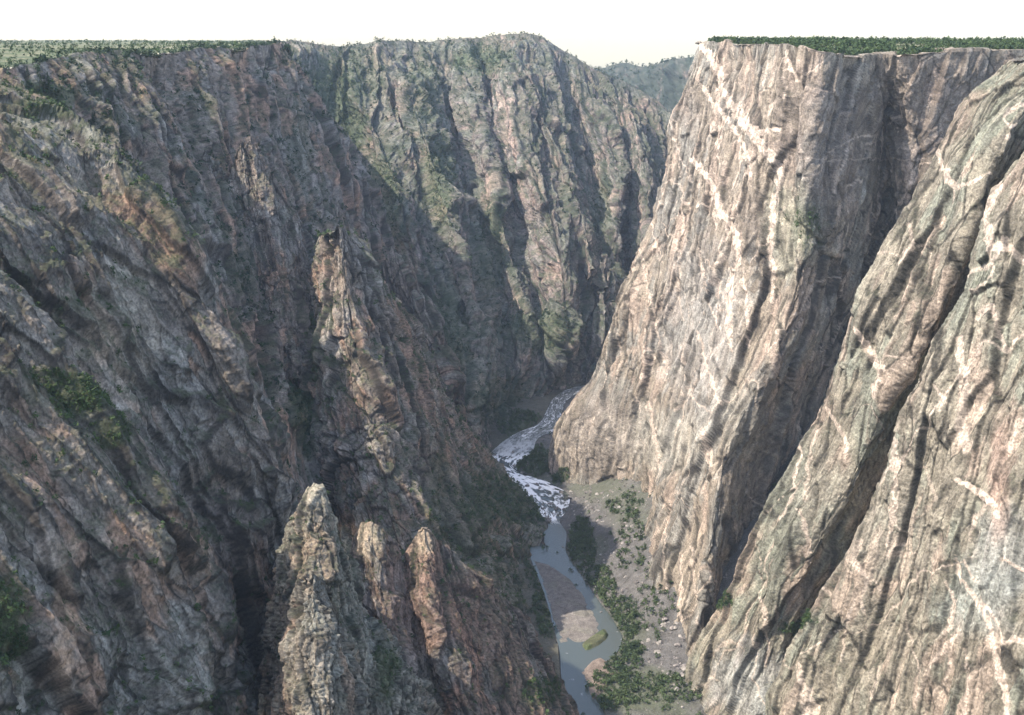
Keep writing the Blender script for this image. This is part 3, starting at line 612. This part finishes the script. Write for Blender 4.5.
def bar(name, L_, R_, z, label, seed, colr, green=0):
    a, b_ = bank(L_, RIVER, 120), bank(R_, RIVER, 120); kk = np.linspace(0, 1, 40)
    G = a[:, None]*(1-kk[None, :, None]) + b_[:, None]*kk[None, :, None]
    edge = np.minimum(kk, 1-kk)[None, :]*2; ends = np.minimum(np.linspace(0, 1, 120), np.linspace(1, 0, 120))[:, None]*2
    h = np.minimum(sm(0, .6, edge), sm(0, .45, ends)); n = fbm3(G, 22, seed, 4)
    G[..., 2] += -.1 + 1.5*z*h + 1.3*n*(.35+.65*h)
    G[..., 2] -= .5*sm(.12, 0, np.abs(fbm3(G, 30, seed+5, 2)))
    col = np.array(colr)*(1+.3*n+.3*fbm3(G, 6, seed+3, 3))[..., None]
    col = mix(col, np.array(colr)*.5, sm(.5, .1, G[..., 2]-RIVER))
    col = mix(col, (.055, .075, .03), green*sm(-.1, .25, n+.5*fbm3(G, 30, seed+1, 2)))
    o = mesh_np(name, G, grid_faces(120, 40), M_STONE, col=col); tag(o, label, name.replace('_', ' '), kind='structure')
bar('gravel_bar', [(531,556),(536,570),(541,588),(548,612),(556,640),(562,650)], [(545,562),(570,578),(585,594),(596,612),(604,628),(590,645)], 1.6, 'long bare gravel bar inside the river bend', 511, (.16,.145,.13), .2)
bar('grass_islet', [(580,646),(588,638),(598,632),(606,628)], [(584,652),(598,647),(606,641),(609,634)], 2.4, 'narrow grassy strip on the tip of the gravel bar', 513, (.08,.085,.045), .9)
bar('gravel_bar', [(580,672),(584,682),(588,694),(592,704)], [(588,664),(602,656),(616,666),(606,690)], 1.6, 'small brown gravel bar below the river bend', 515, (.17,.135,.11), .05)
# floor with the talus apron rising to the right wall
nx, ny = 330, 560
X, Y = np.meshgrid(np.linspace(-260, 460, nx), np.linspace(940, 2450, ny), indexing='ij')
G = np.stack([X, Y, np.full_like(X, RIVER)], 2)
n1 = fbm3(G, 45, 601, 4); n2 = fbm3(G, 8, 602, 3)
def world_dist(bk):
    D = np.full(X.shape, 1e9)
    for p in bk[::2]: D = np.minimum(D, np.hypot(X-p[0], Y-p[1]))
    return D
dl, dr = world_dist(bl), world_dist(br)
poly = np.concatenate([bl[::2, :2], br[::-2, :2]]); inside = np.zeros(X.shape, bool)
for (x0, y0), (x1, y1) in zip(poly, np.roll(poly, -1, axis=0)):
    if y0 != y1: inside ^= ((y0 > Y) != (y1 > Y)) & (X < (x1-x0)*(Y-y0)/(y1-y0)+x0)
right = dr < dl
rise = .62*np.clip(dr-10, 0, None)
tal = np.where(right, rise*(1-.75*sm(1640, 1720, Y))*(1-.88*sm(1290, 1170, Y)), 0)
tl = np.where(right, 0, np.clip(dl-4, 0, None)*.12)
tal = np.where(inside, 0, tal); tl = np.where(inside, 0, tl)
edge_ = np.minimum(dr, dl)
G[..., 2] = RIVER + np.where(inside, -2.5, .7*sm(0, 8, edge_)) + tal + tl + np.where(inside, 0, sm(0, 12, edge_)*(4*n1+1.0*n2))
col = np.broadcast_to(np.array((.098, .094, .088)), G.shape)*(1+.35*n2+.2*n1)[..., None]
px, py = survey(G)
gg = np.zeros_like(X)
for (x, y, rx, ry, f) in [(610,490,40,20,.6),(585,560,24,24,.5),(610,640,40,30,.6),(640,690,60,25,.8),(530,460,30,16,.9),(540,480,24,10,.5),(630,505,25,22,.5),(500,500,45,30,.9),(555,600,14,40,.8),(520,430,22,14,.9)]:
    gg = np.maximum(gg, f*sm(1.2, .5, np.hypot((px-x)/rx, (py-y)/ry)+.6*n1))
col = mix(col, (.09, .085, .06), np.where(right | inside, 0, .8))
col = mix(col, (.07, .085, .045), np.clip(gg, 0, 1)*.8)
FLOOR = G
o = mesh_np('canyon_floor', G, grid_faces(nx, ny), M_STONE, col=col)
tag(o, 'canyon floor with grey scree apron along the right bank of the river', 'canyon floor', kind='structure')

#VEGETATION_SECTION
# ------------------------------------------------------------------ plants and boulders
def tufts(name, pos, h, r, K, mat, label, cat, leaf=.42, conic=0.):
    n = len(pos); pos = np.asarray(pos); h = np.asarray(h)[:, None]; r = np.asarray(r)[:, None]
    z = rng.random((n, K))**.8; ang = rng.random((n, K))*2*PI
    prof = np.sqrt(np.clip(1-(2*z-1)**2, 0, 1))*(1-conic) + (1-z)*conic
    rad = prof*np.sqrt(rng.random((n, K)))*r*(.75+.5*rng.random((n, K)))
    lop = rng.normal(0, .25, (n, 2))
    c = np.stack([rad*np.cos(ang)+lop[:, :1]*r*z, rad*np.sin(ang)+lop[:, 1:]*r*z, z*h*.95+.1*h], 2) + pos[:, None]
    V = c[:, :, None, :] + rng.normal(0, 1, (n, K, 3, 3))*(leaf*r)[:, :, None, None]
    V = V.reshape(-1, 3)
    o = mesh_np(name, V, np.arange(len(V)).reshape(-1, 3), mat)
    return tag(o, label, cat, None, 'stuff')
def pick(P, w, n):
    """n points of a sheet, drawn by weight x real area"""
    du = np.linalg.norm(np.gradient(P, axis=0), axis=2); dv = np.linalg.norm(np.gradient(P, axis=1), axis=2)
    p = (w*du*dv).ravel(); p = p/p.sum()
    i = rng.choice(len(p), n, replace=True, p=p)
    return P.reshape(-1, 3)[i] + rng.normal(0, .8, (n, 3))*[1, 1, 0]
def sheet_of(key): return SHEETS[key]
def inreg(P, regs):
    px, py = survey(P); w_ = np.zeros(px.shape)
    for (x, y, rx, ry, f) in regs: w_ = np.maximum(w_, f*(np.hypot((px-x)/rx, (py-y)/ry) < 1))
    return w_
keys = [k_ for k_ in SHEETS if isinstance(SHEETS[k_], tuple)]
def key(sub): return [k_ for k_ in keys if sub in k_][0]
# scrub clinging to the walls
for sub, n, R0, lab, mt in [
  ('big rugged mountain', 12000, 2.7, 'dark evergreen scrub filling the gullies of the big mountain', M_LEAFD),
  ('farthest blue-green', 1500, 6, 'forest on the farthest ridge', M_LEAFD),
  ('dark shaded cliff', 7000, 2.6, 'scrub on the ledges of the shaded left cliff', M_LEAFD),
  ('long dark ridge', 6000, 2.2, 'scrub in the gully and on the foot of the finger-topped ridge', M_LEAF),
  ('broken blocky', 4500, 1.5, 'scrub on the ledges of the broken blocky ridge', M_LEAF),
  ('nearest grey-brown', 4500, 1.0, 'scrub on the ledges of the nearest left slope', M_LEAF),
  ('twin sunlit', 1500, 1.2, 'scrub around the reddish buttress', M_LEAF),
  ('tall grey pointed', 900, .8, 'scrub around the tall grey pinnacle', M_LEAF),
  ('towering pale', 700, 1.7, 'sparse bushes on the pale veined cliff', M_LEAF),
  ('sunlit ridge of grey', 700, 1.4, 'sparse bushes on the sunlit right ridge', M_LEAF),
  ('nearest sunlit', 500, 1.0, 'sparse bushes on the nearest right slope', M_LEAF)]:
    P, g = SHEETS[key(sub)]
    w_ = np.clip(g-.25, 0, 1)**1.5
    if sub == 'farthest blue-green': w_ = w_+.1
    pos = pick(P, w_, n); r = R0*(.5+rng.random(n)**2*1.1)
    tufts('scrub', pos - [0, 0, .3*R0], r*1.9, r, 13 if R0 > 2 else 18, mt, lab, 'scrub', leaf=.40)
# plateau scrub and woods
P, a_ = SHEETS[key('flat scrub')]
dE = np.linalg.norm(P-P[:, :1], axis=2)
w_ = (dE < 3500)*(dE > 4)*(.25+sm(-.2, .3, fbm3(P*[1, 1, 0], 120, 77, 3)))/(200+dE)*1.
pos = pick(P, w_, 6500); r = 1.1+1.8*rng.random(6500)**2 + np.linalg.norm(pos[:, :2], axis=1)*.0003
tufts('scrub', pos, r*1.5, r, 10, M_LEAF, 'low scrub scattered over the left plateau', 'scrub')
P, a_ = SHEETS[key('tree-covered')]
dE = np.linalg.norm(P-P[:, :1], axis=2); px, py = survey(P)
w_ = (dE < 900)*(dE > 3)*(px > 690)*(px < 1150)*(.5+sm(-.3, .2, fbm3(P*[1, 1, 0], 60, 78, 3)))/(60+dE)
w_ = w_*sm(-.35, .1, fbm3(P*[1, 1, 0], 22, 79, 2))
pos = pick(P, w_, 4200); r = 1.6+2.6*rng.random(4200)**1.5
tufts('woodland', pos, r*(1.2+.8*rng.random(len(r))), r, 26, M_LEAF, 'low evergreen woodland covering the right plateau', 'woodland', leaf=.36)
# scrub and scree on the floor
G = FLOOR; px, py = survey(G)
w_ = np.zeros(px.shape)
GREEN = [(582,548,14,30,1),(600,590,16,24,1),(622,620,18,22,1),(622,655,22,20,1),(615,690,28,22,.95),(648,690,44,14,.6),(690,690,26,14,.5),(530,462,24,16,.9),(520,448,18,10,.6),(548,600,14,40,1),(535,560,10,30,.8),(500,505,40,26,1),(520,520,24,16,1),(625,505,20,12,.5),(630,545,16,30,.35),(520,425,24,14,.8),(655,600,20,40,.25),(515,487,10,6,1),(540,490,9,5,1),(560,460,14,10,.6)]
w_ = inreg(G, GREEN)*(~inside)*(np.minimum(dl, dr) > 3) + .012*(right & (dr > 8))
pos = pick(G, w_, 3400); r = 1.6+2.2*rng.random(3400)**1.5
tufts('scrub', pos, r*1.7, r, 26, M_LEAFB, 'green thicket along the river banks', 'thicket', leaf=.34)
n = 11000
w_ = (right & (dr > 6) & (G[..., 2] < -560)).astype(float)*(.3+sm(-.1, .3, n1))
pos = pick(G, w_, n); r = .5+1.9*rng.random(n)**3
oc = np.array([(1,0,0),(0,1,0),(-1,0,0),(0,-1,0),(0,0,.8),(0,0,-.8)], float)
V = pos[:, None] + (oc[None]*(.7+.6*rng.random((n, 6, 1))) + rng.normal(0, .12, (n, 6, 3)))*r[:, None, None]
fo_ = np.array([(0,1,4),(1,2,4),(2,3,4),(3,0,4),(1,0,5),(2,1,5),(3,2,5),(0,3,5)])
Fq = (fo_[None]+6*np.arange(n)[:, None, None]).reshape(-1, 3)
cc = np.repeat(np.array((.15, .138, .128))*(.35+1.3*rng.random((n, 1))), 6, axis=0)
tag(mesh_np('scree', V, Fq, M_STONE, col=cc), 'loose grey scree covering the slope on the right bank', 'scree', None, 'stuff')

# individual boulders
protos = []
import bmesh
for k_ in range(5):
    bm = bmesh.new(); bmesh.ops.create_icosphere(bm, subdivisions=3, radius=1)
    pl = rng.normal(0, 1, (9, 3)); pl /= np.linalg.norm(pl, axis=1, keepdims=True)
    for v_ in bm.verts:
        p = np.array(v_.co); 
        for q_ in pl:
            e = p@q_-.68
            if e > 0: p = p-q_*e
        p = p*(1+.05*math.sin(7*p[0]+5*p[1]+k_)); v_.co = p*[1.2, 1, .8]
    me = bpy.data.meshes.new('boulder'); bm.to_mesh(me); bm.free()
    ca = me.color_attributes.new('col', 'FLOAT_COLOR', 'POINT'); tone = [(.22,.20,.185),(.26,.24,.215),(.18,.165,.15),(.31,.29,.265),(.15,.135,.125)][k_]
    for d_ in ca.data: d_.color = (*tone, 1)
    me.materials.append(M_STONE); protos.append(me)
def boulder(pos, r, k_, label, group):
    o = bpy.data.objects.new('boulder', protos[k_]); C.objects.link(o)
    o.location = pos; o.scale = (r, r*random.uniform(.7, 1.1), r*random.uniform(.7, 1)); o.rotation_euler = (random.uniform(-.3, .3), random.uniform(-.3, .3), random.uniform(0, 6.28))
    return tag(o, label, 'boulder', group)
pw = np.array([p for p in W.reshape(-1, 3)]); qx, qy = survey(pw); sel = pw[(qy > 448) & (qy < 522)]
for i in rng.choice(len(sel), 46): boulder(sel[i]+[0, 0, .3], random.uniform(1.3, 4.2), random.choice([2, 4, 0]), 'dark boulder breaking the white water of the rapids', 'boulders in the rapids')
w_ = (right & (dr > 6) & (dr < 120) & (py > 490) & (py < 650)).astype(float); sel = pick(G, w_, 150)
for p in sel: boulder(p, random.uniform(1.4, 3.8)*random.uniform(.8, 1.1), random.randrange(5), 'grey boulder lying on the scree slope beside the river', 'boulders on the scree slope')
w_ = inreg(G, [(675,640,22,40,1),(690,690,24,20,1)])*(dr > 10); sel = pick(G, w_, 34)
for p in sel: boulder(p, random.uniform(1.6, 4.6), random.choice([1, 3, 0]), 'pale boulder heaped where the right cleft meets the canyon floor', 'boulders at the mouth of the cleft')
for (x, y, r) in [(572,536,2.2),(563,547,1.6),(585,580,2.4),(601,612,1.6),(577,560,1.5)]:
    p = atz(x, y, RIVER+.6); boulder(p, r, 3, 'pale rock poking out of the calm river beside the gravel bar', 'rocks in the calm river')

# individual trees: empty > trunk, crown
def tree_proto(kind, hgt, rad, K, mat, seed):
    r_ = np.random.default_rng(seed)
    # trunk and limbs
    V = []; Fq = []
    def limb(a, b, r0, r1):
        a = np.array(a, float); b = np.array(b, float); d = b-a; d /= np.linalg.norm(d)
        e = np.cross(d, (0.3, 1, .1)); e /= np.linalg.norm(e); f = np.cross(d, e); base = len(V)
        for c_, r in ((a, r0), ((a+b)/2+r_.normal(0, .04*hgt, 3)*[1, 1, 0], (r0+r1)/2), (b, r1)):
            for k_ in range(6): V.append(c_+r*(math.cos(k_*PI/3)*e+math.sin(k_*PI/3)*f))
        for j in range(2):
            for k_ in range(6): Fq.append((base+j*6+k_, base+j*6+(k_+1) % 6, base+j*6+6+(k_+1) % 6, base+j*6+6+k_))
    limb((0, 0, -.6), (0, 0, hgt*.75), hgt*.035, hgt*.012)
    tips = []
    for k_ in range(7):
        an = k_*2.4+r_.random(); z0 = hgt*(.2+.07*k_); L_ = rad*(.8 if kind != 'conifer' else .9-.1*k_)
        tip = (math.cos(an)*L_, math.sin(an)*L_, z0+(hgt*.22 if kind != 'conifer' else -.02*hgt)); limb((0, 0, z0), tip, hgt*.014, hgt*.005); tips.append(tip)
    trunk = (np.array(V), np.array(Fq))
    cs = []
    if kind == 'conifer':
        z = r_.random(K)**.9; an = r_.random(K)*2*PI; rr = (1-z)*rad*np.sqrt(r_.random(K))*(.7+.5*np.sin(an*3+z*9)**2)
        cs = np.stack([rr*np.cos(an), rr*np.sin(an), hgt*(.1+.9*z)], 1)
    else:
        lobes = [np.array(t_)+[0, 0, .05*hgt] for t_ in tips]+[np.array((0, 0, hgt*.8)), np.array((rad*.2, -rad*.2, hgt*.6))]
        li = r_.integers(0, len(lobes), K); v_ = r_.normal(0, 1, (K, 3)); v_ /= np.linalg.norm(v_, axis=1, keepdims=True)
        sz = .35+.25*r_.random(len(lobes))
        cs = np.array(lobes)[li] + v_*(r_.random((K, 1))**.45)*sz[li][:, None]*[rad, rad, hgt*.3]
    LV = cs[:, None]+r_.normal(0, 1, (K, 3, 3))*(.085*rad+.05)
    return trunk, LV.reshape(-1, 3)
def tree(proto, loc, s_, rz, label, cat, group, name):
    e = bpy.data.objects.new(name, None); C.objects.link(e); e.location = loc; e.scale = (s_,)*3; e.rotation_euler = (0, 0, rz)
    tag(e, label, cat, group)
    for nm, me in proto:
        c_ = bpy.data.objects.new(nm, me); C.objects.link(c_); c_.parent = e
def make(kind, hgt, rad, K, mat, seed):
    (tv, tf), lv = tree_proto(kind, hgt, rad, K, mat, seed)
    t_ = mesh_np('trunk', tv, tf, M_BARK); c_ = mesh_np('crown', lv, np.arange(len(lv)).reshape(-1, 3), mat)
    out = [('trunk', t_.data), ('crown', c_.data)]; bpy.data.objects.remove(t_); bpy.data.objects.remove(c_)
    return out
BROAD = [make('broad', 8, 3.6, 520, M_LEAFB, 50+i) for i in range(4)]
JUN = [make('broad', 5.5, 3.0, 420, M_LEAF, 60+i) for i in range(3)]
CON = [make('conifer', 11, 2.6, 520, M_LEAFD, 70+i) for i in range(3)]
w_ = inreg(G, [(582,548,10,28,1),(600,590,12,24,1),(622,618,14,22,1),(620,655,18,20,1),(615,688,24,20,1),(648,690,40,14,.5)])*(~inside)*right*(dr > 4)*(dr < 45)
for p in pick(G, w_, 84): tree(random.choice(BROAD), p, random.uniform(.4, 1.1), random.uniform(0, 6.28), 'leafy green tree in the strip of trees along the right bank of the lower river', 'tree', 'trees along the right river bank', 'riverside_tree')
w_ = inreg(G, [(530,462,22,14,1),(515,487,8,5,1),(540,490,8,5,1)])*(~inside)
for p in pick(G, w_, 24): tree(random.choice(BROAD), p, random.uniform(.7, 1.1), random.uniform(0, 6.28), 'small green tree on the wooded point beside the white rapids', 'tree', 'trees on the point beside the rapids', 'riverside_tree')
P, a_ = SHEETS[key('tree-covered')]; dE = np.linalg.norm(P-P[:, :1], axis=2); px, py = survey(P)
w_ = ((dE > 3) & (dE < 40) & (px > 705) & (px < 1024)).astype(float)
for p in pick(P, w_, 96): tree(random.choice(JUN), p, random.uniform(.45, 1.35), random.uniform(0, 6.28), 'bushy evergreen standing along the brink of the pale cliff', 'tree', 'trees along the right rim', 'juniper_tree')
P, g = SHEETS[key('dark shaded cliff')]
w_ = inreg(P, [(45,88,40,12,1),(100,130,30,12,.7)])
for p in pick(P, w_, 34): tree(random.choice(CON), p, random.uniform(.6, 1.1), random.uniform(0, 6.28), 'dark conifer in the wooded notch under the left rim', 'conifer', 'conifers in the notch under the left rim', 'conifer_tree')
P, g = SHEETS[key('long dark ridge')]
w_ = inreg(P, [(306,370,10,70,1)])
for p in pick(P, w_, 36): tree(random.choice(CON), p, random.uniform(.6, 1.0), random.uniform(0, 6.28), 'dark conifer in the deep green gully left of the finger of rock', 'conifer', 'conifers in the gully behind the rock finger', 'conifer_tree')
P, a_ = SHEETS[key('flat scrub')]; dE = np.linalg.norm(P-P[:, :1], axis=2); px, py = survey(P)
w_ = ((dE > 5) & (dE < 120) & (px > 0) & (px < 290)).astype(float)
for p in pick(P, w_, 22): tree(random.choice(JUN), p, random.uniform(.5, .9), random.uniform(0, 6.28), 'small round evergreen on the flat plateau near the left rim', 'tree', 'trees on the left plateau', 'juniper_tree')

# ------------------------------------------------------------------ air
bm_v = [(-10000, -300, -1500), (9000, -300, -1500), (9000, 9800, -1500), (-10000, 9800, -1500), (-10000, -300, 90), (9000, -300, 90), (9000, 9800, 90), (-10000, 9800, 90)]
o = mesh_np('haze', np.array(bm_v, float), np.array([(0,3,2,1),(4,5,6,7),(0,1,5,4),(1,2,6,5),(2,3,7,6),(3,0,4,7)]), None); o.data.materials.clear()
m = bpy.data.materials.new('thin_air'); m.use_nodes = True; nt = m.node_tree; nt.nodes.remove(nt.nodes['Principled BSDF'])
pv = N(nt, 'ShaderNodeVolumePrincipled'); pv.inputs['Color'].default_value = (.6, .78, 1, 1); pv.inputs['Density'].default_value = 2.2e-5
nt.links.new(pv.outputs[0], nt.nodes['Material Output'].inputs['Volume'])
o.data.materials.append(m)
tag(o, 'thin bluish haze filling the canyon air', 'haze', kind='stuff')

# ------------------------------------------------------------------ sun, sky, camera
SUN_EL, SUN_AZ = math.radians(51.5), math.radians(-101)
dx, dy, dz = math.sin(SUN_AZ)*math.cos(SUN_EL), math.cos(SUN_AZ)*math.cos(SUN_EL), math.sin(SUN_EL)
ld = bpy.data.lights.new('sun', 'SUN'); ld.energy = 2.35; ld.angle = math.radians(.53); ld.color = (1, .95, .87)
lo_ = bpy.data.objects.new('sun', ld); C.objects.link(lo_)
from mathutils import Vector
lo_.rotation_euler = Vector((dx, dy, dz)).to_track_quat('Z', 'Y').to_euler()
w = bpy.data.worlds.new('World'); sc.world = w; w.use_nodes = True; nt = w.node_tree
sk = nt.nodes.new('ShaderNodeTexSky'); sk.sky_type = 'NISHITA'; sk.sun_disc = False
sk.sun_elevation = SUN_EL; sk.sun_rotation = SUN_AZ; sk.altitude = 0; sk.air_density = 1.0; sk.dust_density = 1.2; sk.ozone_density = .2
nt.links.new(sk.outputs[0], nt.nodes['Background'].inputs['Color']); nt.nodes['Background'].inputs['Strength'].default_value = .14
cd = bpy.data.cameras.new('camera'); co = bpy.data.objects.new('camera', cd); C.objects.link(co); sc.camera = co
cd.sensor_width = 36; cd.sensor_fit = 'HORIZONTAL'; cd.lens = 36*F_PX/1024
cd.clip_start = 1; cd.clip_end = 80000
co.location = (0, 0, 0); co.rotation_euler = (PI/2-PITCH, 0, 0)
sc.render.engine = 'CYCLES'
sc.view_settings.view_transform = 'Standard'; sc.view_settings.look = 'None'; sc.view_settings.gamma = 1; sc.view_settings.exposure = 1.75
sc.view_settings.use_white_balance = True; sc.view_settings.white_balance_temperature = 7050; sc.view_settings.white_balance_tint = 13
sc.cycles.volume_bounces = 1
